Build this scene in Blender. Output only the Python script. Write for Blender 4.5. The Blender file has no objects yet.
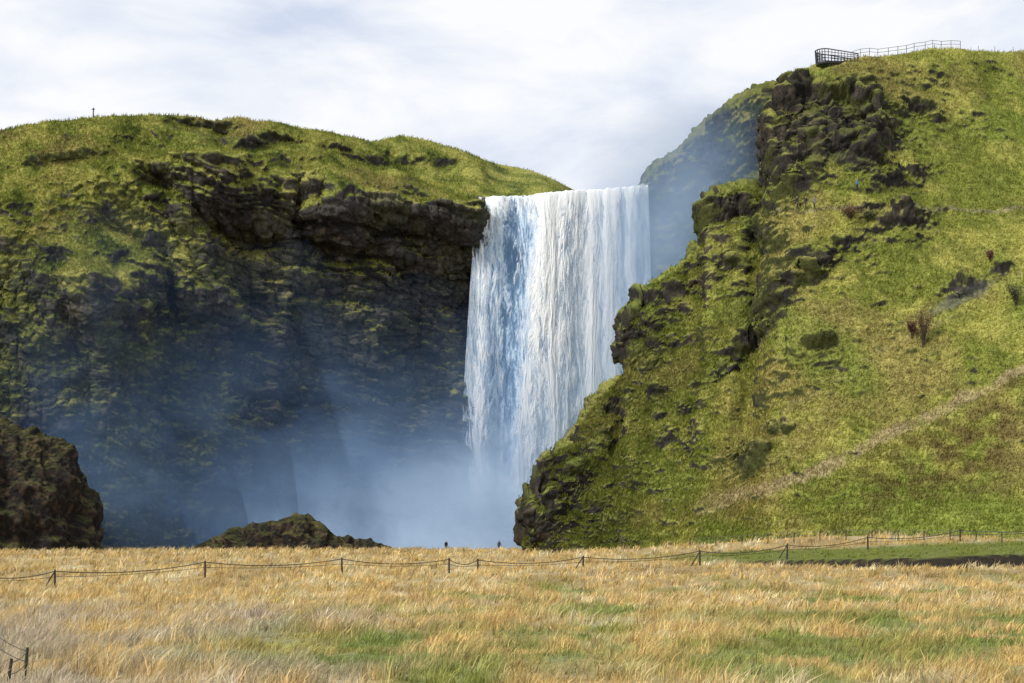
import bpy, math, numpy as np
from mathutils import Vector
rng=np.random.default_rng(7)
F=60/36*1024; HY=538.0; CH=3.9
scene=bpy.context.scene
# ---------------- noise -----------------
perm=rng.permutation(256).astype(np.int32)
G=rng.normal(size=(256,3)).astype(np.float32); G/=np.linalg.norm(G,axis=1)[:,None]
def pn(x,y,z):
    x=np.asarray(x,dtype=np.float32);y=np.asarray(y,dtype=np.float32);z=np.asarray(z,dtype=np.float32)
    x,y,z=np.broadcast_arrays(x,y,z)
    X=np.floor(x).astype(np.int32);Y=np.floor(y).astype(np.int32);Z=np.floor(z).astype(np.int32)
    fx=x-X;fy=y-Y;fz=z-Z
    u=fx*fx*fx*(fx*(fx*6-15)+10);v=fy*fy*fy*(fy*(fy*6-15)+10);w=fz*fz*fz*(fz*(fz*6-15)+10)
    r=0
    for dx in (0,1):
        wx=u if dx else 1-u
        px=perm[(X+dx)&255]
        for dy in (0,1):
            wy=wx*(v if dy else 1-v)
            py=perm[(px+Y+dy)&255]
            for dz in (0,1):
                wz=w if dz else 1-w
                i=perm[(py+Z+dz)&255]
                r=r+wy*wz*(G[i,0]*(fx-dx)+G[i,1]*(fy-dy)+G[i,2]*(fz-dz))
    return r*1.6
def fbm(x,y,z,o=3,gain=.5):
    a=1;s=0;t=0
    for i in range(o):
        s=s+a*pn(x*2.03**i+17.3*i,y*2.03**i+5.1*i,z*2.03**i+9.7*i);t+=a;a*=gain
    return s/t
def ridge(x,y,z,o=3,gain=.5):
    a=1;s=0;t=0
    for i in range(o):
        s=s+a*(1-2*np.abs(pn(x*2.1**i+11*i,y*2.1**i+3*i,z*2.1**i+7*i)));t+=a;a*=gain
    return s/t
def ss(a,b,x):
    t=np.clip((x-a)/(b-a),0,1);return t*t*(3-2*t)
def lerp(a,b,t): return a+(b-a)*t
def mixc(a,b,t): return a+(np.asarray(b)-a)*t[...,None]
def w2p(P):
    return 512+F*P[...,0]/P[...,1], HY-F*(P[...,2]-CH)/P[...,1]
def p2w(px,py,Y):
    px,py,Y=np.broadcast_arrays(np.asarray(px,float),np.asarray(py,float),np.asarray(Y,float))
    return np.stack([(px-512)/F*Y,Y,CH+(HY-py)/F*Y],-1)
# --------------- mesh helpers ------------
def link(o,parent=None):
    scene.collection.objects.link(o)
    if parent: o.parent=parent
    return o
def raw_mesh(name,V,loops,starts,mats,col=None,smooth=True,extra=None):
    me=bpy.data.meshes.new(name)
    me.vertices.add(len(V));me.vertices.foreach_set('co',np.ascontiguousarray(V,dtype=np.float32).ravel())
    me.loops.add(len(loops));me.loops.foreach_set('vertex_index',np.ascontiguousarray(loops,dtype=np.int32))
    me.polygons.add(len(starts));me.polygons.foreach_set('loop_start',np.ascontiguousarray(starts,dtype=np.int32))
    me.update(calc_edges=True)
    if smooth: me.polygons.foreach_set('use_smooth',np.ones(len(starts),dtype=bool))
    if col is not None:
        a=me.attributes.new('col','FLOAT_COLOR','POINT')
        c=np.ones((len(V),4),dtype=np.float32);c[:,:3]=np.clip(col,0,1);a.data.foreach_set('color',c.ravel())
    if extra:
        for k,val in extra.items():
            a=me.attributes.new(k,'FLOAT','POINT');a.data.foreach_set('value',np.ascontiguousarray(val,dtype=np.float32).ravel())
    for m in mats: me.materials.append(m)
    me.update()
    return bpy.data.objects.new(name,me)
def grid_mesh(name,P,mats,col=None,flip=False,extra=None,facemask=None):
    R,C,_=P.shape
    i=np.arange(R*C).reshape(R,C)
    q=np.stack([i[:-1,:-1],i[:-1,1:],i[1:,1:],i[1:,:-1]],-1).reshape(-1,4)
    if facemask is not None:
        m=facemask;mm_=(m[:-1,:-1]|m[:-1,1:]|m[1:,1:]|m[1:,:-1]).ravel();q=q[mm_]
    if flip:q=q[:,::-1]
    return raw_mesh(name,P.reshape(-1,3),q.ravel(),np.arange(len(q))*4,mats,None if col is None else col.reshape(-1,3),extra=extra)
def gnormal(P):
    a=np.gradient(P,axis=0);b=np.gradient(P,axis=1)
    n=np.cross(a,b);n/=np.linalg.norm(n,axis=-1,keepdims=True)+1e-9
    R,C,_=P.shape
    c=np.mean(n[R//2-20:R//2+20,C//2-20:C//2+20].reshape(-1,3),axis=0)
    if c[1]>0:n=-n
    return n
def smoothg(P,n):
    for _ in range(n):
        Q=P.copy();Q[1:-1,1:-1]=(P[1:-1,1:-1]*2+P[:-2,1:-1]+P[2:,1:-1]+P[1:-1,:-2]+P[1:-1,2:])/6;P=Q
    return P
def nrm(n): return n/(np.linalg.norm(n,axis=-1,keepdims=True)+1e-9)
def blob(px,py,cx,cy,rx,ry,rot=0):
    c,s=math.cos(math.radians(rot)),math.sin(math.radians(rot))
    dx=px-cx;dy=py-cy;a=(dx*c+dy*s)/rx;b=(-dx*s+dy*c)/ry
    return np.exp(-(a*a+b*b)**1.5)
# --------------- materials ---------------
def new_mat(name):
    m=bpy.data.materials.new(name);m.use_nodes=True
    nt=m.node_tree;b=nt.nodes['Principled BSDF'];return m,nt,b
def simple(name,c,rough=.7,metal=0):
    m,nt,b=new_mat(name)
    n=nt.nodes.new('ShaderNodeTexNoise');n.inputs['Scale'].default_value=9
    tc=nt.nodes.new('ShaderNodeTexCoord');nt.links.new(tc.outputs['Object'],n.inputs['Vector'])
    r=nt.nodes.new('ShaderNodeMix');r.data_type='RGBA'
    r.inputs[6].default_value=(c[0]*.7,c[1]*.7,c[2]*.7,1);r.inputs[7].default_value=(min(1,c[0]*1.25),min(1,c[1]*1.25),min(1,c[2]*1.25),1)
    nt.links.new(n.outputs[0],r.inputs[0]);nt.links.new(r.outputs[2],b.inputs['Base Color'])
    b.inputs['Roughness'].default_value=rough;b.inputs['Metallic'].default_value=metal
    return m
def terrain_mat(name,scale=2.5,bstr=.6,dist=.25,rough=.95):
    m,nt,b=new_mat(name);L=nt.links
    at=nt.nodes.new('ShaderNodeAttribute');at.attribute_name='col'
    tc=nt.nodes.new('ShaderNodeTexCoord')
    n=nt.nodes.new('ShaderNodeTexNoise');n.inputs['Scale'].default_value=scale;n.inputs['Detail'].default_value=2.5;n.inputs['Roughness'].default_value=.7
    L.new(tc.outputs['Object'],n.inputs['Vector'])
    mr=nt.nodes.new('ShaderNodeMapRange');mr.inputs[1].default_value=.3;mr.inputs[2].default_value=.7;mr.inputs[3].default_value=.55;mr.inputs[4].default_value=1.45
    L.new(n.outputs[0],mr.inputs[0])
    vm=nt.nodes.new('ShaderNodeVectorMath');vm.operation='SCALE'
    L.new(at.outputs['Color'],vm.inputs[0]);L.new(mr.outputs[0],vm.inputs['Scale'])
    L.new(vm.outputs[0],b.inputs['Base Color'])
    bp=nt.nodes.new('ShaderNodeBump');bp.inputs['Strength'].default_value=bstr;bp.inputs['Distance'].default_value=dist
    L.new(n.outputs[0],bp.inputs['Height']);L.new(bp.outputs[0],b.inputs['Normal'])
    b.inputs['Roughness'].default_value=rough;b.inputs['Specular IOR Level'].default_value=.15
    return m
M_cliff=terrain_mat('basalt_and_moss',2.2,.8,.3)
M_hill=terrain_mat('hillside_turf',3.0,.7,.2)
M_ground=terrain_mat('meadow_soil',4.0,.5,.1)
m,nt,b=new_mat('grass_blades');L=nt.links;nt.nodes.remove(b)
at=nt.nodes.new('ShaderNodeAttribute');at.attribute_name='col'
df=nt.nodes.new('ShaderNodeBsdfDiffuse');L.new(at.outputs['Color'],df.inputs[0])
tr=nt.nodes.new('ShaderNodeBsdfTranslucent');L.new(at.outputs['Color'],tr.inputs[0])
mx=nt.nodes.new('ShaderNodeMixShader');mx.inputs[0].default_value=.3
L.new(df.outputs[0],mx.inputs[1]);L.new(tr.outputs[0],mx.inputs[2]);L.new(mx.outputs[0],nt.nodes['Material Output'].inputs[0])
M_blade=m
# --------------- ground ------------------
def bankline(X): return 158+3*np.sin(X*.13)+ (X-40)*-.12
def ground_z(X,Y):
    X=np.asarray(X,float);Y=np.asarray(Y,float)
    A=2.1+2.9*ss(2,48,X)
    z=A*ss(110,205,Y)
    z=z+2.3*(1-ss(5,35,Y))
    z=z-3.2*ss(250,262,Y)*(1-ss(15,30,X))
    bl=bankline(X);w=ss(14,34,X)
    z=z+w*(.9*ss(bl-.35,bl+.35,Y)-.9*ss(bl-14,bl-1,Y))
    z=z-w*.6*np.exp(-((Y-bl+2.0)/1.6)**2)
    return z
def ground_full(X,Y):
    return ground_z(X,Y)+.22*fbm(X/14,Y/14,0*X,2)+.07*pn(X/2.1,Y/2.1,0*X+3)
xs=np.concatenate([-np.geomspace(3000,95,26)[:-1],np.arange(-95,95.1,.45),np.geomspace(95,3000,26)[1:]])
ys=np.concatenate([-np.geomspace(800,5,14),np.arange(0,40,1.0),np.arange(40,264,.42),np.geomspace(264.5,4000,22)])
GX,GY=np.meshgrid(xs,ys)
GZ=ground_full(GX,GY)
def meadow_col(X,Y):
    """dry meadow colour by place"""
    n1=fbm(X/9,Y/13,0*X+1,3);n2=fbm(X/3,Y/5,0*X+8,3);n3=fbm(X/20,Y/26,0*X+4,3)
    c=np.zeros(X.shape+(3,))+np.array([.70,.52,.22])
    c=mixc(c,[.84,.72,.45],ss(-.1,.4,n2))
    c=mixc(c,[.46,.32,.13],ss(.0,.4,n1+.3*n2)*.6)
    wl=ss(0,-15,X-(62-Y)*.25+n3*16)*(1-ss(80,104,Y+n3*15))*ss(-.45,.15,n1+n2)
    c=mixc(c,[.56,.49,.39],np.clip(wl,0,1)*.75)
    gr=np.maximum(np.exp(-(((X+4)/6)**2+((Y-60)/9)**2)),np.exp(-(((X-18.5)/5)**2+((Y-65)/8)**2)))
    gr=np.maximum(gr,.7*np.exp(-(((X-22)/14)**2+((Y-80)/9)**2)))
    gr=np.maximum(gr,.6*np.exp(-(((X-8)/16)**2+((Y-56)/8)**2)))
    gr=gr*ss(-.3,.1,n2+.5*n1)
    g2=ss(.0,.30,fbm(X/6,Y/14,0*X+21,3))*.8*(1-ss(115,150,Y))*ss(-20,2,X)
    gr=np.clip(np.maximum(gr*1.35,g2)*1.2,0,1)
    bl=bankline(X);w=ss(8,24,X)
    st=w*ss(bl-1,bl+.5,Y)*(1-ss(bl+11,bl+17,Y+4*n1))
    c=mixc(c,[.25,.32,.07],gr*.88)
    c=mixc(c,[.20,.26,.04],np.clip(st,0,1)*.9)
    return c,np.clip(st+gr,0,1)
gc,_=meadow_col(GX,GY)
dzy=np.abs(np.gradient(GZ,axis=0)/np.gradient(GY,axis=0))
gc=gc*.5
gc=mixc(gc,[.03,.025,.018],ss(.3,.7,dzy))
gc=mixc(gc,[.05,.06,.02],ss(250,258,GY))
link(grid_mesh('ground',np.stack([GX,GY,GZ],-1),[M_ground],gc))
# --------------- left cliff --------------
skx=[-400,-250,-60,0,30,60,110,150,200,215,240,260,300,330,370,400,430,455,475,500,530,555,580,600,620,900]
sky_=[146,144,138,131,124,120,115,114,118,121,120,125,132,134,140,138,145,152,158,165,170,180,193,199,201,201]
pts=np.array([(-400,140,225),(-400,560,190),(-250,135,255),(-250,300,232),(-250,560,222),(-60,130,265),(0,127,270),(110,115,274),(200,118,282),(300,132,290),(370,140,298),(430,145,310),(500,165,322),(580,193,345),
(400,172,291),(400,196,284),(475,180,298),(475,200,288.5),(340,165,286),(340,188,279),(300,196,279),(240,160,274),(240,205,270),(215,150,270),
(0,200,258),(100,180,264),(100,210,262),(180,190,270),(0,300,250),(70,300,251),(110,290,253),(150,310,261),(0,400,248),(100,420,251),(170,380,260),(200,300,265),(200,450,258),(230,240,274),(250,300,273),
(300,230,281),(300,350,279),(300,450,272),(350,300,284),(400,250,286),(400,400,283),(460,250,290),(465,400,289),(465,540,286),(400,560,279),(330,560,268),(200,570,255),(0,570,246),(100,570,248),
(500,205,293),(500,300,294),(500,560,293),(600,205,295),(600,300,295),(600,560,294),(700,205,296),(700,560,295),(900,205,296),(900,560,296),(620,200,297),(560,197,297)],float)
def tps_fit(p):
    x=p[:,:2]/100;n=len(x)
    r=np.linalg.norm(x[:,None]-x[None],axis=-1);K=np.where(r>0,r*r*np.log(r+1e-12),0)+np.eye(n)*.01
    A=np.zeros((n+3,n+3));A[:n,:n]=K;A[:n,n]=1;A[:n,n+1:]=x;A[n,:n]=1;A[n+1:,:n]=x.T
    w=np.linalg.solve(A,np.concatenate([p[:,2],[0,0,0]]))
    def ev(px,py):
        X=px/100;Y=py/100;s=w[n]+w[n+1]*X+w[n+2]*Y
        for i in range(n):
            r2=(X-x[i,0])**2+(Y-x[i,1])**2
            s=s+w[i]*.5*r2*np.log(r2+1e-12)
        return s
    return ev
dep=tps_fit(pts)
pxs=np.concatenate([np.linspace(-400,-40,120)[:-1],np.arange(-40,486,.72),np.linspace(487,900,240)])
vs=np.linspace(0,1,640)
SK=np.interp(pxs,skx,sky_)
PX,VV=np.meshgrid(pxs,vs)
PY=SK[None]+VV*(582-SK[None])
D=dep(PX,PY)
D=np.where(PX>482,np.maximum(D,292.5),D)
P=p2w(PX,PY,D)
tb=np.linspace(1,0.012,46)**1.6
top=P[0]
back=np.zeros((len(tb),len(pxs),3))
for k,t in enumerate(tb):
    dy=t*220;sc=1+dy/top[:,1]
    back[k,:,0]=top[:,0]*sc;back[k,:,1]=top[:,1]+dy;back[k,:,2]=top[:,2]+dy*.05-1.5*ss(0,.2,t)
P=np.concatenate([back,P],0)
N=gnormal(P)
px_,py_=w2p(P)
skl=np.interp(px_,skx,sky_)
rockf=ss(.62,.30,N[...,2])*(py_>150)
x,y,z=P[...,0],P[...,1],P[...,2]
att=1-.8*ss(474,488,px_)
basalt=ss(170,260,px_+.25*(300-py_))
lo=fbm(x/24,y/24,z/30,3)*3.6
mid=ridge(x/10,y/10,z/15,4,.55)*lerp(.9,2.6,rockf)
gul=ridge(x/5.5,y/9,z/26,3,.5)*1.7*rockf
topw=ss(0,12,np.abs(py_-skl))
P=P+N*((lo+mid+gul)*att*(.45+.55*topw))[...,None]
for (cx,cy,rx,ry,rot,amt) in [(240,238,26,18,10,5.5),(205,222,18,14,0,4),(330,214,30,14,0,-3),(340,250,45,14,0,3.5),(430,212,50,9,0,-1.6),(430,235,50,12,0,2.),(150,185,18,12,0,4.5),(165,195,14,10,0,3.5),
        (100,300,30,50,-20,-3),(195,250,12,70,-25,-3),(160,330,12,70,0,3.5),(280,330,18,90,10,-3),(235,360,14,90,0,4),(360,360,30,70,0,-2.5),(410,330,12,90,0,2),(215,135,14,12,0,3),
        (205,126,40,5,5,2.5),(270,150,30,6,8,2),(60,165,40,8,-10,2),(370,160,40,6,5,2),(440,165,30,6,10,2),(120,240,30,10,30,2.5),(300,285,30,8,0,-2),(300,300,30,8,0,1.5)]:
    P[...,1]+=blob(px_,py_,cx,cy,rx,ry,rot)*amt
# the gorge wall must stay behind the plunge basin low down
pxc,pyc=w2p(P)
ymin=np.interp(pxc,[-60,100,200,260,330,400,450,480],[240,247,255,263,271,278,283,286])
soft_=ymin+2.2*np.log1p(np.exp(np.clip((P[...,1]-ymin)/2.2,-20,40)))
wq=ss(330,430,pyc)*(pxc<486)
P[...,1]=np.where(P[...,1]<ymin+40,lerp(P[...,1],soft_,wq),P[...,1])
N=nrm(smoothg(gnormal(P),2));x,y,z=P[...,0].copy(),P[...,1].copy(),P[...,2].copy()
rock2=ss(.75,.35,N[...,2])
warp=fbm(x/12,y/12,z/12,2)*3
zz=z+warp+.10*x
lay=np.clip(fbm(x/14+3,y/14,zz/1.9,3,.6)*2.2,-1,1)
d2=lay*.9*rock2*(.25+.75*basalt)+ridge(x/3.2,y/3.2,z/3.6,3,.55)*lerp(.25,.95,rock2)+fbm(x/1.1,y/1.1,z/.9,3)*lerp(.22,.42,rock2)
P=P+N*(d2*att)[...,None]
P[...,1]=np.where((px_>483)&(py_>199),np.maximum(P[...,1],290.8),P[...,1])
N2=gnormal(P);Ns=smoothg(N2,3);nz=Ns[...,2]
n1=fbm(x/6,y/6,z/6,4);n2=fbm(x/18,y/18,z/18,3);n3=fbm(x/1.3,y/1.3,z/.9,3)
def turf(n1,n2,n3):
    c=np.zeros(n1.shape+(3,))+np.array([.17,.19,.036])
    c=mixc(c,[.30,.29,.072],ss(-.15,.35,n1+.4*n3))
    c=mixc(c,[.065,.083,.018],ss(.05,.4,-n1+.5*n3))
    c=mixc(c,[.25,.185,.075],ss(.10,.40,n2+.3*n3)*.5)
    return c
gcol=turf(n1,n2,n3)
rk=np.zeros(P.shape)+np.array([.052,.048,.045])
rk=mixc(rk,[.16,.135,.112],ss(.0,.5,n3+.3*n1)*.8)
rk=mixc(rk,[.013,.013,.013],ss(0,.5,-lay)*.7)
rk=mixc(rk,[.10,.11,.03],ss(-.1,.25,n1+n2*.8)*.8*(1-.7*basalt*ss(540,430,py_)))
up=ss(235,165,py_+n2*60)
g=ss(.30,.55,nz+n1*.32+.22*up+.10*(1-basalt)*ss(420,250,py_)-(.26*basalt*ss(185,225,py_+n2*40)))
col=rk+(gcol-rk)*g[...,None]
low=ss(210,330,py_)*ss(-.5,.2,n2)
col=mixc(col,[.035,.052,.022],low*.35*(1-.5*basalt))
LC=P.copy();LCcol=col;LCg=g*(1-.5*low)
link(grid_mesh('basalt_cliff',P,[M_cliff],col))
# depth map of the finished cliff so the spray can hang just clear of it
bw=16;DM=np.full((34,50),330.);qx,qy=w2p(P);ci=np.clip(((qx+70)/bw).astype(int),0,49);cj=np.clip(((qy-60)/bw).astype(int),0,33)
np.minimum.at(DM,(cj.ravel(),ci.ravel()),P[...,1].ravel())
for _ in range(3):
    Q=np.pad(DM,1,mode='edge');DM=np.minimum.reduce([Q[a:a+34,b_:b_+50] for a in range(3) for b_ in range(3)])
for _ in range(14):
    Q=np.pad(DM,1,mode='edge');DM=(Q[1:-1,1:-1]*2+Q[:-2,1:-1]+Q[2:,1:-1]+Q[1:-1,:-2]+Q[1:-1,2:])/6
def cliffY(X,Z,cap=277.):
    px=512+F*X/262;py=HY-F*(Z-CH)/262
    a=np.clip((px+70)/bw-.5,0,48.99);b=np.clip((py-60)/bw-.5,0,32.99)
    i=a.astype(int);j=b.astype(int);a=a-i;b=b-j
    return np.minimum((DM[j,i]*(1-a)+DM[j,i+1]*a)*(1-b)+(DM[j+1,i]*(1-a)+DM[j+1,i+1]*a)*b,cap)
# --------------- right hill --------------
O=np.array([(526,556,214,526),(531,520,216,533),(540,500,216.5,540),(547,482,217,547),(575,430,219,570),(602,397,222,590),(624,372,225,605),(624,345,227,615),(628,316,229,625),(658,286,232,645),(687,268,234,665),
(708,248,236,680),(713,214,238,695),(728,206,239,705),(745,194,240,715),(762,204,241,725),(777,190,242,735),(778,150,243,750),(781,108,243,765),(787,88,242,780),(818,74,240,805),(860,61,243,845),(930,54,252,910),(1024,53,262,1000),(1150,48,268,1130),(1500,70,270,1450)],float)
seg=np.concatenate([[0],np.cumsum(np.hypot(np.diff(O[:,0]),np.diff(O[:,1]))*np.array([1]*(len(O)-2)+[.4]))])
S=np.linspace(0,seg[-1],1150)
k=np.ones(7)/7
def isp(c):
    v=np.interp(S,seg,c);vp=np.concatenate([np.full(3,v[0]),v,np.full(3,v[-1])]);return np.convolve(vp,k,'valid')
opx,opy,oY,bpx=isp(O[:,0]),isp(O[:,1]),isp(O[:,2]),isp(O[:,3])
bY=np.interp(bpx,[519,600,700,850,1024,1150,1450],[213.5,206,196,184,173,166,150])
bX=(bpx-512)/F*bY
base=np.stack([bX,bY,ground_z(bX,bY)-2.0],-1)
outl=p2w(opx,opy,oY)
RV=680
v=np.linspace(0,1,RV)[:,None,None]
P=base[None]*(1-v)+outl[None]*v
vv=v[...,0]
P[...,2]-= (6.0*np.sin(np.pi*vv)*(1-vv))*ss(650,900,opx)[None]
tb=np.linspace(.012,1,50)**1.5
W=np.zeros((len(tb),len(S),3))
ix=(900-opx);iy=(420-opy);l=np.hypot(ix,iy);ix=ix/l;iy=iy/l
for i,t in enumerate(tb):
    a=18*t**.6
    W[i]=p2w(opx+ix*a,opy+iy*a,oY+t*90)
P=np.concatenate([P,W],0)
N=gnormal(P)
x,y,z=P[...,0].copy(),P[...,1].copy(),P[...,2].copy()
px_,py_=w2p(P)
crags=[(850,125,50,30,25,1.0),(800,130,26,50,0,1.1),(905,108,34,9,10,.5),(905,172,34,10,-15,.55),(905,220,34,12,0,.9),(760,235,30,12,20,.6),(728,215,22,20,0,.8),(725,266,24,10,0,.9),
(670,300,40,12,-30,.7),(640,330,24,24,0,.9),(800,285,64,8,-42,.9),(745,345,60,8,-48,.9),(700,390,44,7,-50,.5),(822,345,14,5,0,.4),
(610,410,24,12,-40,.6),(560,480,34,20,-45,1.1),(540,515,30,20,-30,1.1),(590,450,26,10,-40,.7),
(748,458,17,13,0,1.3),(780,425,11,8,0,.9),(965,292,40,7,-24,.55),(700,430,22,7,-45,.4),(850,250,60,5,-8,.4)]
cr=np.zeros(px_.shape)
for (cx,cy,rx,ry,rot,a) in crags: cr=np.maximum(cr,a*blob(px_,py_,cx,cy,rx*1.15,ry*1.25,rot))
nA=fbm(x/7,y/7,z/7,4)
left=ss(830,650,px_+.35*(py_-300))
cr=np.clip(cr*1.1+nA*.8*ss(.03,.4,cr+left*.2),0,1.15)
cr=np.maximum(cr,left*.55*ss(.08,.40,nA))
vfull=np.concatenate([vv*np.ones((RV,len(S))),np.ones((len(tb),len(S)))],0)
edge=ss(0,16,np.abs(py_-np.interp(px_,opx[600:],opy[600:])))
em=np.where(px_>790,.45+.55*edge,.8)
d=fbm(x/26,y/26,z/26,3)*3.4*ss(0,.12,vfull)+ridge(x/10,y/10,z/10,3,.5)*(.6+1.8*cr)+fbm(x/5,y/5,z/5,2)*(.35+left*1.7)
P=P+N*(d*em)[...,None]
def terr(zz,per,sharp):
    t=zz/per;fl=np.floor(t);fr=t-fl
    return per*(fl+ss(.5-sharp,.5+sharp,fr))
wz=fbm(P[...,0]/9,P[...,1]/9,P[...,2]/14,3)*9
zt=terr(P[...,2]+wz,7.5,.22)-wz
P[...,2]=lerp(P[...,2],zt,np.clip(cr*.75,0,.7)*ss(0,8,P[...,2]))
wz2=fbm(x/5,y/5,z*0,3)*1.6
zt=terr(P[...,2]+wz2,1.3,.25)-wz2
P[...,2]=lerp(P[...,2],zt,.28*(1-np.clip(cr,0,1)))
N=nrm(smoothg(gnormal(P),3));x,y,z=P[...,0].copy(),P[...,1].copy(),P[...,2].copy()
d2=ridge(x/3.6,y/3.6,z/2.8,4,.65)*(.12+1.2*cr+.35*left)+fbm(x/1.3,y/1.3,z/1.0,3,.65)*(.24+.75*cr)
P=P+N*(d2*em)[...,None]
N2=gnormal(P);Ns=smoothg(N2,2);nz=Ns[...,2]
px2,py2=w2p(P)
n1=fbm(x/8,y/8,z/8,4);n2=fbm(x/22,y/22,z/22,3);n3=fbm(x/1.2,y/1.2,z/.9,3)
n4=fbm(x/3,y/3,z/2.2,3)
clr=1-left
gcol=np.zeros(P.shape)+np.array([.185,.205,.038])
gcol=mixc(gcol,[.34,.33,.08],ss(-.2,.3,n1+.5*n3))
gcol=mixc(gcol,[.085,.108,.02],ss(.0,.4,n4+.3*n3)*(.75-.3*clr))
gcol=mixc(gcol,[.30,.23,.09],ss(.02,.35,n2+.35*n4)*.5)
lush=ss(.1,.4,fbm(x/14+7,y/14,z/14,2))
gcol=mixc(gcol,[.17,.22,.036],lush*.6)
def polymask(pl,wd):
    m=np.zeros(px2.shape);px=px2+n4*8;py=py2+n4*7+n1*6
    for (ax,ay),(bx,by) in zip(pl[:-1],pl[1:]):
        dx,dy=bx-ax,by-ay;t=np.clip(((px-ax)*dx+(py-ay)*dy)/(dx*dx+dy*dy),0,1)
        dd=np.hypot(px-ax-t*dx,py-ay-t*dy);m=np.maximum(m,1-ss(wd*.3,wd,dd))
    return m
tr_=polymask([(1060,345),(1000,382),(940,410),(880,440),(820,470),(760,492),(700,508)],9)*ss(-.5,.1,n4+.1)
gcol=mixc(gcol,[.38,.31,.17],tr_*.8)
tr2=polymask([(1060,262),(980,300),(900,345),(830,385),(760,430),(700,470)],5)*ss(-.2,.2,n4)
gcol=mixc(gcol,[.34,.30,.12],tr2*.45)
brown=blob(px2,py2,970,445,150,45,-25)*.9
gcol=mixc(gcol,[.12,.09,.032],brown*ss(-.35,.25,n4))
pt=polymask([(1060,212),(1000,210),(930,207),(860,208),(800,212),(770,208)],2.6)
gcol=mixc(gcol,[.26,.22,.15],pt*.6)
rk=np.zeros(P.shape)+np.array([.026,.024,.021])
rk=mixc(rk,[.085,.07,.052],ss(0,.5,n3+.4*n1)*.8)
rk=mixc(rk,[.06,.068,.016],ss(-.1,.3,n4+n2)*.75)
grey=blob(px2,py2,965,296,48,9,-28)
rk=mixc(rk,[.11,.11,.10],grey)
g=ss(.25,.48,nz+n4*.25-.20*np.clip(cr,0,1)+.05)
g=g*(1-.7*ss(.3,.9,grey+n4*.6))
darkm=ss(.4,.9,blob(px2,py2,838,130,70,50,20)+.5*n4)
g=g*(1-.6*darkm)
gcol=mixc(gcol,[.095,.115,.026],np.clip(.5*left+.5*np.clip(cr,0,1),0,1)*.6)
col=rk+(gcol-rk)*g[...,None]
RH=P.copy();RHcol=col;RHg=g
link(grid_mesh('grassy_hill',P,[M_hill],col))
# --------------- rear cliff beside the fall ---------
O2=np.array([(600,230,297),(640,196,295),(648,180,294),(662,166,290),(682,156,286),(700,134,280),(720,117,274),(742,103,268),(772,90,262),(802,80,258),(840,76,256),(1000,80,256)],float)
pxr=np.linspace(600,900,420)
op=np.interp(pxr,O2[:,0],O2[:,1]);oy=np.interp(pxr,O2[:,0],O2[:,2])
vq=np.linspace(0,1,460)[:,None]
py=op[None]+vq*(575-op[None]);Yq=oy[None]-6*vq**.8+0*py
P=p2w(pxr[None]+0*py,py,Yq)
back=np.stack([p2w(pxr,op+4*t,oy+70*t) for t in np.linspace(1,.02,24)],0)
P=np.concatenate([back,P],0)
N=gnormal(P);x,y,z=P[...,0],P[...,1],P[...,2]
d=fbm(x/16,y/16,z/20,3)*2.2+ridge(x/7,y/7,z/9,4)*1.4+fbm(x/2,y/2,z/1.4,3)*.7
P=P+N*d[...,None]
N2=smoothg(gnormal(P),2)
n1=fbm(x/6,y/6,z/6,4);n3=fbm(x/1.3,y/1.3,z,3)
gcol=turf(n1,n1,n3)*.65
rk=mixc(np.zeros(P.shape)+np.array([.035,.033,.03]),[.08,.07,.055],ss(0,.5,n3))
rk=mixc(rk,[.05,.065,.02],ss(-.2,.3,n1)*.7)
g=ss(.25,.5,N2[...,2]+n1*.4+.1)
link(grid_mesh('rear_cliff',P,[M_cliff],rk+(gcol-rk)*g[...,None]))
# --------------- rocks --------------------
def boulder(name,c,r,seed,pw=2.6,moss=.5,rough=1.0):
    th=np.linspace(0,2*np.pi,420);ph=np.linspace(-.35,np.pi/2,230)
    T,Ph=np.meshgrid(th,ph)
    def sp(a):return np.sign(a)*np.abs(a)**(2/pw)
    X=sp(np.cos(Ph))*sp(np.cos(T));Y=sp(np.cos(Ph))*sp(np.sin(T));Z=sp(np.sin(Ph))
    U=np.stack([np.cos(Ph)*np.cos(T),np.cos(Ph)*np.sin(T),np.sin(Ph)],-1)
    P=np.stack([X*r[0],Y*r[1],Z*r[2]],-1)
    x,y,z=P[...,0]+seed,P[...,1]+seed*2,P[...,2]
    d=rough*(fbm(x/9,y/9,z/9,3)*4+ridge(x/4,y/4,z/5,4)*1.4+fbm(x/1.4,y/1.4,z/1.2,3)*.7)
    P=P+U*d[...,None]+np.array(c)
    a=np.gradient(P,axis=0);b_=np.gradient(P,axis=1);nn=nrm(np.cross(b_,a))
    n1=fbm(x/3,y/3,z/3,4);n3=fbm(x/.8,y/.8,z/.8,3)
    rk=mixc(np.zeros(P.shape)+np.array([.018,.016,.015]),[.065,.045,.032],ss(-.1,.45,n3+n1*.4))
    gm=turf(n1,n1,n3)*.45
    g=ss(.25,.7,nn[...,2]+n1*.5)*moss
    return link(grid_mesh(name,P,[M_cliff],rk+(gm-rk)*g[...,None],flip=True))
boulder('mossy_crag',(-74.2,232,-1),(16.6,8,19.6),3.1,2.9,.4)
boulder('mossy_mound',(-34,248,-2),(13,4,8.5),9.7,2.0,.5,.7)
boulder('mossy_mound',(-24,249,-3),(9,3.5,6.8),29.7,2.0,.3,.7)
boulder('lip_rock',(-5.9,290,60.2),(1.6,2,1.6),2.7,2.2,.4,.15)
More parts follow.
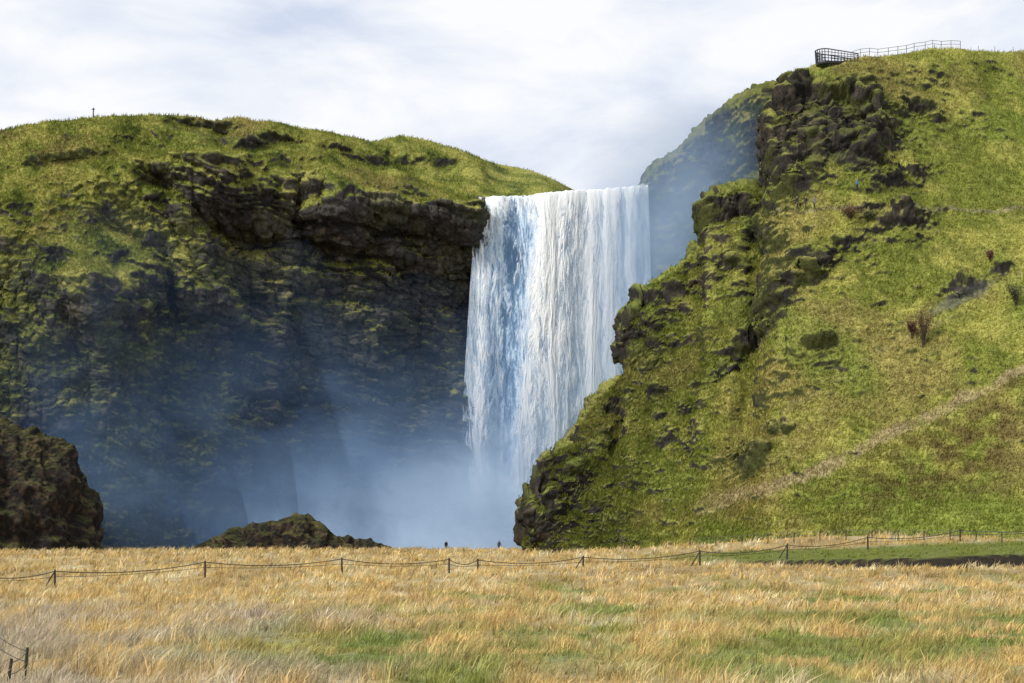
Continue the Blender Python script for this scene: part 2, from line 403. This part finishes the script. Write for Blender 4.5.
# --------------- waterfall ----------------
def water_mat(name,alpha):
    m,nt,b=new_mat(name);L=nt.links
    at=nt.nodes.new('ShaderNodeAttribute');at.attribute_name='col'
    L.new(at.outputs['Color'],b.inputs['Base Color']);b.inputs['Roughness'].default_value=.6;b.inputs['Specular IOR Level'].default_value=.15
    if alpha:
        aa=nt.nodes.new('ShaderNodeAttribute');aa.attribute_name='alpha'
        L.new(aa.outputs['Fac'],b.inputs['Alpha'])
    return m
M_w=water_mat('falling_water',False);M_wa=water_mat('falling_spray',True)
wf=bpy.data.objects.new('waterfall',None);link(wf)
def fall_sheet(name,off,seed,alpha,mat):
    C=600;R=900
    u=np.linspace(0,1,C)[None,:];v=np.linspace(-.06,1,R)[:,None]
    vc=np.clip(v,0,1)
    xl=lerp(-5.6,-9.6,vc**.7);xr=lerp(23.0,24.5,vc)
    X=xl+(xr-xl)*u
    zt=61.3+ (u**1.3)*2.3+.35*pn(u*9+seed,u*0+.5,u*0)+.2*pn(u*40,u*0+seed,u*0)
    Z=zt*(1-vc)+(-2)*vc+0*X
    prof=1.2*pn(u*3+3,u*0+.5,u*0)+.6*pn(u*9+3,u*0+.5,u*0)
    Y=289.0-off-3.4*np.sqrt(vc)+prof+np.clip(-v,0,1)*110
    Z=Z-np.clip(-v,0,1)*2
    Y=Y+0*X
    soft=ss(.45,.8,u+.1*vc)
    wx=X+pn(X/3+seed,Z/14,0*X)*.6+.2*pn(X/.9,Z/3,0*X+seed)
    s1=fbm(wx*.42+seed,Z*.018,0*X+seed,3)
    s2=fbm(wx*1.5+seed,Z*.12,0*X+3,4,.6)
    # ragged falling clots: jittered drop along each strand breaks the streaks up
    zj=Z+6*pn(wx*.9+seed,0*X,0*X)+2.5*pn(wx*2.7,0*X,0*X+4)
    cl=fbm(wx*.7+seed,zj*.30,0*X+5,5,.62)
    s3=fbm(wx*2.6,zj*1.5+seed,0*X+9,4,.72)
    k=(1-.6*soft)
    Y=Y-(s1*.6+s2*.12*k+cl*.25*k+s3*.07*k)*ss(-.02,.08,v)
    leftw=ss(.58,.2,u+.10*s1)
    t=.72+.45*s1+(.4*s2+.8*cl+.6*s3)*k
    t=t-.28*leftw*ss(.01,.10,vc)*(1-.45*ss(.4,1,vc))+.02*soft
    t=t-.22*np.exp(-((u-.25)/.09)**2)*(1-.5*vc)-.14*ss(.78,.98,u)
    t=t+.30*np.exp(-((u-.42+.12*vc)/.07)**2)+.2*ss(.05,.0,vc)+.16*np.exp(-((u-.05)/.06)**2)
    col=mixc(np.zeros(X.shape+(3,))+np.array([.16,.28,.44]),[.55,.72,.92],ss(.12,.48,t))
    col=mixc(col,[.97,.99,1.0],ss(.40,.86,t))
    al=np.clip(ss(.30,.80,t),0,1)*.9
    e=ss(0,.06,u+.08*s2+.05*cl)*ss(0,.06,1-u+.05*s2)
    return link(grid_mesh(name,np.stack([X,Y,Z],-1),[mat],col,extra={'alpha':al*e}),wf)
fall_sheet('water_curtain',0,1.3,False,M_w)
fall_sheet('outer_spray',1.3,8.8,True,M_wa)
mw,nt,b=new_mat('stream_water');b.inputs['Base Color'].default_value=(.10,.14,.17,1);b.inputs['Roughness'].default_value=.12
nn=nt.nodes.new('ShaderNodeTexNoise');nn.inputs['Scale'].default_value=1.2;bp=nt.nodes.new('ShaderNodeBump');bp.inputs['Strength'].default_value=.4
nt.links.new(nn.outputs[0],bp.inputs['Height']);nt.links.new(bp.outputs[0],b.inputs['Normal'])
U,Vv=np.meshgrid(np.linspace(0,1,40),np.linspace(0,1,20))
link(grid_mesh('plunge_pool',np.stack([-40+70*U,262+32*Vv,0*U-.3],-1),[mw]))
# --------------- mist: drifting veils of spray -------------
mm=bpy.data.materials.new('spray_mist');mm.use_nodes=True;nt=mm.node_tree;nt.nodes.clear();L=nt.links
out=nt.nodes.new('ShaderNodeOutputMaterial')
at=nt.nodes.new('ShaderNodeAttribute');at.attribute_name='col'
aa=nt.nodes.new('ShaderNodeAttribute');aa.attribute_name='alpha'
df=nt.nodes.new('ShaderNodeBsdfDiffuse');tp_=nt.nodes.new('ShaderNodeBsdfTransparent')
# droplets have no facing: shade the cloud as lit from the open sky above
nv=nt.nodes.new('ShaderNodeCombineXYZ');nv.inputs[0].default_value=-.1;nv.inputs[1].default_value=-.7;nv.inputs[2].default_value=.71
L.new(nv.outputs[0],df.inputs['Normal'])
L.new(at.outputs['Color'],df.inputs[0])
m2=nt.nodes.new('ShaderNodeMixShader');L.new(aa.outputs['Fac'],m2.inputs[0]);L.new(tp_.outputs[0],m2.inputs[1]);L.new(df.outputs[0],m2.inputs[2]);L.new(m2.outputs[0],out.inputs['Surface'])
mist=bpy.data.objects.new('mist',None);link(mist)
def veil(name,x0,x1,z0,z1,Yf,blobs,seed,ctr=.9,c0=(.12,.20,.34),c1=(.22,.33,.48)):
    C=260;R=190
    X,Z=np.meshgrid(np.linspace(x0,x1,C),np.linspace(z1,z0,R))
    Y=Yf(X,Z)+.5*fbm(X/24+seed,Z/24,0*X,2)
    wx=fbm(X/14+seed,Z/14,0*X+2,3)*5;wz=fbm(X/14,Z/14+seed,0*X+5,3)*5
    n=fbm((X+wx)/17+seed,(Z+wz)/15,0*X,6,.55)
    a=0
    for cx,cz,rx,rz,dn in blobs: a=a+dn*np.exp(-((X-cx)/rx)**2-((Z-cz)/rz)**2)
    bd=ss(0,.12,(X-x0)/(x1-x0))*ss(0,.12,(x1-X)/(x1-x0))*ss(0,.15,(z1-Z)/(z1-z0))
    a=a*np.clip(1+ctr*2.0*n,.15,3)*bd
    al=1-np.exp(-a)
    c=mixc(np.zeros(X.shape+(3,))+np.array(c0),c1,ss(.15,.95,al))
    return link(grid_mesh(name,np.stack([X,Y,Z],-1),[mm],c,extra={'alpha':al},facemask=al>.02),mist)
bp0,bp1=(.17,.28,.46),(.44,.58,.77)
# gently curved front of the cloud (slope stays below the sun's bearing so it is lit evenly)
Yb=lambda X:268-.00005*(X-40)**2-.145*(40-X)
veil('base_plume',-64,34,-2,44,lambda X,Z:Yb(X)+0*Z,[(-4,3,15,11,1.9),(8,6,12,12,1.3),(-24,3,17,11,.8),(0,19,12,13,.32),(-38,3,14,9,.3)],1.2,.6,bp0,bp1)
veil('base_plume_near',-64,32,-2,30,lambda X,Z:Yb(X)-4,[(-9,1,20,11,.9),(6,3,12,10,.6),(-30,3,16,10,.4)],7.7,.8,bp0,bp1)
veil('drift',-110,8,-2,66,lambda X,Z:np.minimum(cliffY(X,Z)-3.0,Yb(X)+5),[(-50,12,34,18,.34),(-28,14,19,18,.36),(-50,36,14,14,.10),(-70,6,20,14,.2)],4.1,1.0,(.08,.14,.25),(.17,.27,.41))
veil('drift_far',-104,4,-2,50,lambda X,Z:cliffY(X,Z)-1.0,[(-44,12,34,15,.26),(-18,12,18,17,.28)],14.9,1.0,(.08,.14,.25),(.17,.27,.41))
veil('side_plume',10,46,22,76,lambda X,Z:np.interp(X,[10,20,30,46],[281,276,266,256]),[(26,54,8,15,.75),(31,62,7,9,.3),(19,42,7,18,.5)],21.3,.5,(.15,.24,.38),(.32,.43,.57))
veil('side_plume_near',4,40,-1,70,lambda X,Z:np.interp(X,[4,16,26,40],[280,272,262,250]),[(25,50,7,14,.35),(18,24,8,18,.5)],33.3,.5,(.20,.31,.47),(.44,.57,.73))
# --------------- grass ----------------------
def blades(name,P,h,w,lx,ly,col):
    n=len(P);az=rng.uniform(0,np.pi,n);dx=np.cos(az)*w*.5;dy=np.sin(az)*w*.5
    V=np.zeros((n,5,3));V[:]=P[:,None]
    V[:,0,0]-=dx;V[:,0,1]-=dy;V[:,1,0]+=dx;V[:,1,1]+=dy
    V[:,2,0]+=lx*.35+dx*.8;V[:,2,1]+=ly*.35+dy*.8;V[:,2,2]+=h*.6
    V[:,3,0]+=lx*.35-dx*.8;V[:,3,1]+=ly*.35-dy*.8;V[:,3,2]+=h*.6
    V[:,4,0]+=lx;V[:,4,1]+=ly;V[:,4,2]+=h
    b0=np.arange(n)[:,None]*5
    loops=(b0+np.array([0,1,2,3,3,2,4])[None]).ravel()
    st=(np.arange(n)[:,None]*7+np.array([0,4])[None]).ravel()
    c=np.repeat(col[:,None],5,1)
    return link(raw_mesh(name,V.reshape(-1,3),loops,st,[M_blade],c.reshape(-1,3),smooth=False))
Ps=[];Hs=[];Ws=[];Ts=[]
for (y0,y1,dens,nb,hh,ww) in [(40,62,8,10,.42,.034),(62,90,5.2,9,.42,.045),(90,130,2.8,7,.40,.06),(130,175,1.4,7,.38,.08),(175,252,.7,6,.38,.11)]:
    hw=lambda Y:.345*Y+4
    area=(y1-y0)*2*hw(y1);nt_=int(area*dens)
    X=rng.uniform(-hw(y1),hw(y1),nt_);Y=rng.uniform(y0,y1,nt_)
    k=(np.abs(X)<hw(Y))&(rng.uniform(size=nt_)<.2+1.0*ss(-.3,.25,fbm(X/1.6,Y/2.2,0*X+2,2)))
    X=X[k];Y=Y[k]
    tv=rng.uniform(.56,1.3,len(X))
    hs=hh*(.4+1.0*ss(-.4,.4,fbm(X/3.5,Y/4.5,0*X+6,3)))*rng.uniform(.7,1.5,len(X))
    X=np.repeat(X,nb)+rng.normal(0,.13,len(X)*nb)*(ww/.04)**.5;Y=np.repeat(Y,nb)+rng.normal(0,.13,len(Y)*nb)*(ww/.04)**.5
    H=np.repeat(hs,nb)*rng.uniform(.55,1.35,len(X))
    Ps.append(np.stack([X,Y],-1));Hs.append(H);Ws.append(np.full(len(X),ww)*rng.uniform(.6,1.4,len(X)));Ts.append(np.repeat(tv,nb))
XY=np.concatenate(Ps);H=np.concatenate(Hs);Wd=np.concatenate(Ws);T=np.concatenate(Ts)
c,gr=meadow_col(XY[:,0],XY[:,1])
bl=bankline(XY[:,0]);keep=~((XY[:,0]>18)&(np.abs(XY[:,1]-bl+1.2)<2.2))
H=H*(1-.5*gr)
c=c*(T*rng.uniform(.82,1.15,len(c)))[:,None]*(1+rng.normal(0,.04,c.shape))
XY,H,Wd,c=XY[keep],H[keep],Wd[keep],c[keep]
Z=ground_full(XY[:,0],XY[:,1])-.02
n=len(XY)
wind=.35+.3*fbm(XY[:,0]/6,XY[:,1]/8,0*Z+12,2)
blades('meadow_grass',np.stack([XY[:,0],XY[:,1],Z],-1),H,Wd,H*(wind+rng.normal(0,.4,n)),H*rng.normal(0,.4,n),c)
def hill_blades(name,P,col,g,n,ymax,hh,ww):
    px,py=w2p(P)
    ok=(px>-60)&(px<1085)&(py>20)&(g>.5)&(P[...,1]<ymax)
    V=P[ok];C=col[ok];idx=rng.integers(0,len(V),n)
    p=V[idx]+rng.normal(0,.12,(n,3))*np.array([1,1,.2]);p[:,2]-=.03
    H=hh*rng.uniform(.4,1.3,n)
    blades(name,p,H,ww*rng.uniform(.6,1.4,n),H*rng.normal(.25,.4,n),H*rng.normal(-.2,.3,n),np.clip(C[idx]*rng.uniform(.7,1.6,(n,1)),0,1))
hill_blades('hill_grass',RH,RHcol,RHg,170000,275,.42,.10)
hill_blades('cliff_grass',LC,LCcol,LCg,80000,330,.42,.10)
# --------------- surface look-ups ----------
def surf(Pg,px,py):
    a,b_=w2p(Pg);dd=(a-px)**2+(b_-py)**2+(Pg[...,1]-200)*.002
    i=np.unravel_index(np.argmin(dd),dd.shape);return Pg[i].copy()
def skyl(Pg,px):
    a,b_=w2p(Pg);m=np.where(np.abs(a-px)<1.2,b_,1e9);i=np.unravel_index(np.argmin(m),m.shape);return Pg[i].copy()
# --------------- generic parts --------------
def tube(pts,r,segs=6,r2=None):
    V=[];Fc=[];pts=[Vector(p) for p in pts];n=len(pts)
    for i,p in enumerate(pts):
        t=(pts[min(i+1,n-1)]-pts[max(i-1,0)]).normalized()
        a=t.cross(Vector((0,0,1)));
        if a.length<.05:a=t.cross(Vector((1,0,0)))
        a.normalize();b_=t.cross(a).normalized()
        rr=r if r2 is None else r+(r2-r)*i/(n-1)
        for k in range(segs):
            an=2*math.pi*k/segs;V.append(p+a*math.cos(an)*rr+b_*math.sin(an)*rr)
    for i in range(n-1):
        for k in range(segs):
            Fc.append((i*segs+k,i*segs+(k+1)%segs,(i+1)*segs+(k+1)%segs,(i+1)*segs+k))
    Fc.append(tuple(range(segs))[::-1]);Fc.append(tuple(range((n-1)*segs,n*segs)))
    return V,Fc
def multi(name,parts,mat,parent=None):
    V=[];Fc=[]
    for v_,f_ in parts:
        o=len(V);V+=[tuple(q) for q in v_];Fc+=[tuple(i+o for i in f) for f in f_]
    me=bpy.data.meshes.new(name);me.from_pydata(V,[],Fc);me.materials.append(mat);me.update()
    return link(bpy.data.objects.new(name,me),parent)
M_post=simple('weathered_post',(.045,.037,.03),.85);M_rope=simple('fence_wire',(.045,.04,.035),.6)
M_steel=simple('dark_steel',(.03,.03,.035),.5,.4);M_rail=simple('grey_rail',(.16,.16,.15),.6)
# --------------- meadow fence ---------------
fence=bpy.data.objects.new('wire_fence',None);link(fence)
fp=[(-95,122),(-30,126),(55,130),(205,142),(342,147),(449,150),(478,150.5),(583,153),(700,156),(787,160),(868,166),(960,172),(1090,180)]
posts=[];tops=[]
for i,(px,Y) in enumerate(fp):
    X=(px-512)/F*Y;z=float(ground_full(np.array([X]),np.array([Y]))[0]);h=1.35+.12*math.sin(i*5)
    lx=.10*math.sin(i*3.1);tp=(X+lx,Y,z+h)
    posts.append(tube([(X,Y,z-.3),(X+lx*.5,Y,z+h*.5),tp],.095,7,.08));tops.append(Vector(tp))
    if px in (583,700,55,787):
        posts.append(tube([(X-.9,Y+.1,z-.2),(X-.05,Y+.02,z+h*.85)],.06,6,.05))
multi('posts',posts,M_post,fence)
wires=[]
for a,b_ in zip(tops[:-1],tops[1:]):
    for drop,sag,r in ((.12,.42,.036),(.55,.18,.02)):
        w=[]
        for i in range(15):
            t=i/14;p=a.lerp(b_,t);p.z-=drop+sag*4*t*(1-t);w.append(p)
        wires.append(tube(w,r,5))
multi('wires',wires,M_rope,fence)
f2=bpy.data.objects.new('wire_fence',None);link(f2)
ps=[];tp=[]
for X,Y,h,l in ((-17.2,50,1.0,0),(-14.35,47.5,1.3,-.05),(-13.35,46.8,.9,.06),(-13.0,44,.8,.1)):
    z=float(ground_full(np.array([X]),np.array([Y]))[0]);ps.append(tube([(X,Y,z-.2),(X+l*.4,Y,z+h*.5),(X+l,Y,z+h)],.05,7,.042));tp.append(Vector((X+l,Y,z+h-.1)))
multi('posts',ps,M_post,f2)
ws=[]
for a,b_ in zip(tp[:-1],tp[1:]):
    for dd in (0,.3): ws.append(tube([a.lerp(b_,t)-Vector((0,0,dd+.25*t*(1-t))) for t in np.linspace(0,1,8)],.014,5))
multi('wires',ws,M_rope,f2)
f3=bpy.data.objects.new('field_fence',None);link(f3)
ps=[];tp=[]
for px in range(690,1090,26):
    Y=float(np.interp(px,[690,1090],[188,166]));X=(px-512)/F*Y;z=float(ground_full(np.array([X]),np.array([Y]))[0])
    ps.append(tube([(X,Y,z-.2),(X,Y,z+1.05)],.055,6));tp.append(Vector((X,Y,z+1.0)))
multi('posts',ps,M_post,f3)
multi('wires',[tube([a-Vector((0,0,dd)),b_-Vector((0,0,dd))],.015,4) for a,b_ in zip(tp[:-1],tp[1:]) for dd in (0,.35)],M_rail,f3)
# marker post on the far skyline
p=skyl(LC,92);multi('marker_post',[tube([(p[0],p[1],p[2]-.4),(p[0]+.05,p[1],p[2]+1.5)],.11,7,.09),tube([(p[0]-.25,p[1],p[2]+1.25),(p[0]+.3,p[1],p[2]+1.28)],.07,6)],M_post)
# --------------- skyline hand-rail and platform --------
hr=bpy.data.objects.new('path_handrail',None);link(hr)
ps=[];tp=[]
for px in list(range(852,968,9)):
    p=skyl(RH,px);ps.append(tube([(p[0],p[1],p[2]-.3),(p[0],p[1],p[2]+1.15)],.045,6));tp.append(Vector(p)+Vector((0,0,1.12)))
for px in range(978,1080,17):
    p=skyl(RH,px);ps.append(tube([(p[0],p[1],p[2]-.3),(p[0],p[1],p[2]+.8)],.04,6))
multi('posts',ps,M_rail,hr)
multi('rails',[tube([a-Vector((0,0,dd)),b_-Vector((0,0,dd))],.035,5) for a,b_ in zip(tp[:-1],tp[1:]) for dd in (0,.5)],M_rail,hr)
plat=bpy.data.objects.new('viewing_platform',None);link(plat)
pe=skyl(RH,852);Yp=float(pe[1])-1;zc=CH+(HY-63.5)/F*Yp
x0=(816-512)/F*Yp;x1=(852-512)/F*Yp
ol=[]
for i in range(13):
    a=math.pi/2+math.pi*i/12;ol.append((x0+1.5+1.5*math.cos(a),Yp+1.4*math.sin(a)))
ol+= [(x1+.6,Yp-1.4)];ol=[(x1+.6,Yp+1.4)]+ol
n=len(ol)
V=[(a,b_,zc) for a,b_ in ol]+[(a,b_,zc-.28) for a,b_ in ol]
Fc=[tuple(range(n)),tuple(range(2*n-1,n-1,-1))]+[(i,(i+1)%n,n+(i+1)%n,n+i) for i in range(n)]
multi('deck',[(V,Fc)],M_steel,plat)
kx=x1-.6
low=[(lerp(kx,a,.55),lerp(Yp,b_,.55),zc-1.35) for a,b_ in ol]
V=[(lerp(kx,a,.95),lerp(Yp,b_,.9),zc-.285) for a,b_ in ol]+low
multi('under_frame',[(V,Fc)],M_steel,plat)
def rz(X): return 1.75-.75*ss(x0+.8,x1,X)     # the nose rail sweeps up
parts=[]
for i in range(n):
    a,b_=ol[i];parts.append(tube([(a,b_,zc),(a-.12*(a<x0+1.5),b_,zc+rz(a))],.06,6))
for s in (-1.4,1.4):
    for X in np.arange(x0+2,x1+.6,.45):parts.append(tube([(X,Yp+s,zc),(X,Yp+s,zc+rz(X))],.045,5))
for dd in (.25,.5,.75,1.):
    parts.append(tube([(a-.12*dd*(a<x0+1.5),b_,zc+dd*rz(a)) for a,b_ in ol],.045 if dd<1 else .08,5))
multi('railing',parts,M_steel,plat)
multi('ground_supports',[tube([(X,Yp+s,zc-.2),(X,Yp+s,zc-3)],.09,6) for X in (x1-.6,x1+.3) for s in (-1,1)],M_steel,plat)
# --------------- people ---------------------
skin=simple('skin',(.45,.28,.2));hairm=simple('hair',(.05,.03,.02))
def person(name,loc,yaw,jacket,trousers,stride=.22,lean=.05,arm=.2):
    J={'pel':(0,0,.93),'spi':(0,-lean*.5,1.15),'che':(0,-lean,1.36),'nec':(0,-lean*1.1,1.50),'hd0':(0,-lean*1.2,1.60),'hd1':(0,-lean*1.2,1.72),
    'lh':(.1,0,.90),'lk':(.11,-stride*.6,.5),'la':(.11,-stride*.6,.09),'lt':(.12,-stride*.6-.16,.04),
    'rh':(-.1,0,.90),'rk':(-.11,stride*.25,.5),'ra':(-.11,stride*1.1,.12),'rt':(-.12,stride*1.1-.14,.04),
    'ls':(.19,-lean,1.42),'le':(.25,arm*.5-lean,1.14),'lw':(.24,-arm*.2-lean,.90),'lf':(.235,-arm*.4-lean,.80),
    'rs':(-.19,-lean,1.42),'re':(-.25,-arm*.3-lean,1.14),'rw':(-.24,-arm*1.1-lean,.94),'rf':(-.235,-arm*1.4-lean,.86)}
    R={'pel':.15,'spi':.145,'che':.165,'nec':.06,'hd0':.10,'hd1':.085,'lh':.11,'lk':.07,'la':.05,'lt':.04,'rh':.11,'rk':.07,'ra':.05,'rt':.04,'ls':.075,'le':.055,'lw':.042,'lf':.035,'rs':.075,'re':.055,'rw':.042,'rf':.035}
    E=[('pel','spi'),('spi','che'),('che','nec'),('nec','hd0'),('hd0','hd1'),('pel','lh'),('lh','lk'),('lk','la'),('la','lt'),('pel','rh'),('rh','rk'),('rk','ra'),('ra','rt'),('che','ls'),('ls','le'),('le','lw'),('lw','lf'),('che','rs'),('rs','re'),('re','rw'),('rw','rf')]
    ks=list(J);me=bpy.data.meshes.new('tmp');me.from_pydata([J[k] for k in ks],[(ks.index(a),ks.index(b_)) for a,b_ in E],[])
    ob=bpy.data.objects.new('tmp',me);scene.collection.objects.link(ob)
    sk=ob.modifiers.new('s','SKIN');sk.use_smooth_shade=True
    for i,k in enumerate(ks):
        me.skin_vertices[0].data[i].radius=(R[k],R[k]*.85);me.skin_vertices[0].data[i].use_root=(k=='pel')
    sb=ob.modifiers.new('b','SUBSURF');sb.levels=2;sb.render_levels=2
    dg=bpy.context.evaluated_depsgraph_get();nm=bpy.data.meshes.new_from_object(ob.evaluated_get(dg))
    bpy.data.objects.remove(ob)
    nm.materials.clear()
    for m_ in (jacket,trousers,skin,hairm): nm.materials.append(m_)
    for p in nm.polygons:
        c=p.center
        if c.z>1.53: mi=3 if (c.z>1.70 or c.y>-lean*1.2+.02) else 2
        elif c.z>1.0 or (abs(c.x)>.2 and c.z>.9): mi=0
        elif abs(c.x)>.205 and c.z>.7: mi=2
        elif c.z<.09: mi=3
        else: mi=1
        p.material_index=mi
    o=bpy.data.objects.new(name,nm);link(o);o.location=loc;o.rotation_euler=(0,0,yaw);return o
jb=simple('blue_jacket',(.02,.16,.55));jk=simple('black_jacket',(.02,.02,.025));jg=simple('grey_jacket',(.2,.2,.22));tk=simple('dark_trousers',(.025,.028,.04))
for i,(px,py,j,yaw) in enumerate([(856,192,jb,1.2),(806,210,jk,-1.2),(815,210,jg,-1.4),(797,210,jk,-1.3)]):
    p=surf(RH,px,py);person('hiker',(p[0],p[1]-.2,p[2]),yaw,j,tk)
for px,Y,j,yaw in ((446,252,jk,.4),(499,252,jk,2.6)):
    X=(px-512)/F*Y;z=float(ground_full(np.array([X]),np.array([Y]))[0]);person('hiker',(X,Y,z-.02),yaw,j,tk,.1)
# --------------- shrubs ----------------------
M_leafr=simple('autumn_leaf',(.13,.06,.035),.8);M_leafg=simple('shrub_leaf',(.07,.075,.025),.8);M_twig=simple('twig',(.06,.045,.035),.9)
def shrub(name,loc,w,h,leaf,seed,nl=900):
    r=np.random.default_rng(seed);e=bpy.data.objects.new(name,None);link(e);e.location=loc
    parts=[];lv=[];lf=[];tips=[]
    for i in range(16):
        a=r.uniform(0,6.28);rr=r.uniform(.2,1)*w/2;t=Vector((math.cos(a)*rr,math.sin(a)*rr,h*r.uniform(.55,1)))
        m_=Vector((t.x*.35,t.y*.35,t.z*.5));parts.append(tube([(0,0,-.3),m_,t],.05,5,.012));tips+= [m_.lerp(t,k) for k in (.2,.5,.8,1)]
    for i in range(nl):
        c=tips[r.integers(len(tips))]+Vector(r.normal(0,.16*w/2,3));s=r.uniform(.05,.12)
        a=Vector(r.normal(size=3)).normalized();b_=a.orthogonal().normalized();k=len(lv)
        lv+=[c-a*s,c+b_*s*.6,c+a*s,c-b_*s*.6];lf.append((k,k+1,k+2,k+3))
    multi('stems',parts,M_twig,e);multi('leaves',[(lv,lf)],leaf,e)
for (px,py,w,h,lf_,sd) in [(923,347,2.4,4.6,M_leafr,1),(1016,306,2.2,2.8,M_leafg,2),(990,262,1.2,1.6,M_leafr,3),(912,338,1.2,2.0,M_leafr,4),(850,218,3.2,1.6,M_leafr,5),(868,222,2.6,1.4,M_leafg,6)]:
    p=surf(RH,px,py);shrub('autumn_shrub' if lf_ is M_leafr else 'green_shrub',p,w,h,lf_,sd)
# --------------- sky & light -----------------
world=bpy.data.worlds.new('World');scene.world=world;world.use_nodes=True
nt=world.node_tree;L=nt.links;bg=nt.nodes['Background'];bg.inputs['Strength'].default_value=.1
elev,azim=math.radians(44),math.radians(236)
sk=nt.nodes.new('ShaderNodeTexSky');sk.sky_type='NISHITA';sk.sun_disc=False;sk.sun_elevation=elev;sk.sun_rotation=azim
tc=nt.nodes.new('ShaderNodeTexCoord');mp=nt.nodes.new('ShaderNodeMapping');mp.inputs['Scale'].default_value=(1.0,1.0,2.6);mp.inputs['Rotation'].default_value=(0,math.radians(14),0)
L.new(tc.outputs['Generated'],mp.inputs['Vector'])
n1=nt.nodes.new('ShaderNodeTexNoise');n1.inputs['Scale'].default_value=6.5;n1.inputs['Detail'].default_value=6;n1.inputs['Roughness'].default_value=.55;n1.inputs['Distortion'].default_value=.3
L.new(mp.outputs[0],n1.inputs['Vector'])
cr_=nt.nodes.new('ShaderNodeValToRGB');e=cr_.color_ramp.elements
e[0].position=.38;e[0].color=(6.7,7.4,9.0,1);e[1].position=.62;e[1].color=(10.1,10.2,10.4,1)
m_=e.new(.50);m_.color=(8.5,8.95,9.85,1)
L.new(n1.outputs[0],cr_.inputs[0])
mx=nt.nodes.new('ShaderNodeMix');mx.data_type='RGBA';mx.inputs[0].default_value=.95
L.new(sk.outputs[0],mx.inputs[6]);L.new(cr_.outputs[0],mx.inputs[7]);L.new(mx.outputs[2],bg.inputs['Color'])
sun=bpy.data.lights.new('sun','SUN');sun.energy=3.1;sun.angle=math.radians(9);sun.color=(1,.94,.85)
so=bpy.data.objects.new('sun',sun);link(so)
dirv=Vector((math.sin(azim)*math.cos(elev),math.cos(azim)*math.cos(elev),math.sin(elev)))
so.rotation_euler=dirv.to_track_quat('Z','Y').to_euler()
# --------------- camera ----------------------
cam=bpy.data.cameras.new('camera');co=bpy.data.objects.new('camera',cam);link(co)
co.location=(0,0,CH);co.rotation_euler=(math.radians(90),0,0);cam.lens=60;cam.sensor_width=36
cam.shift_y=(HY-341.5)/1024;cam.clip_end=9000;cam.clip_start=.5
scene.camera=co
scene.view_settings.view_transform='Standard';scene.view_settings.look='None';scene.view_settings.exposure=0
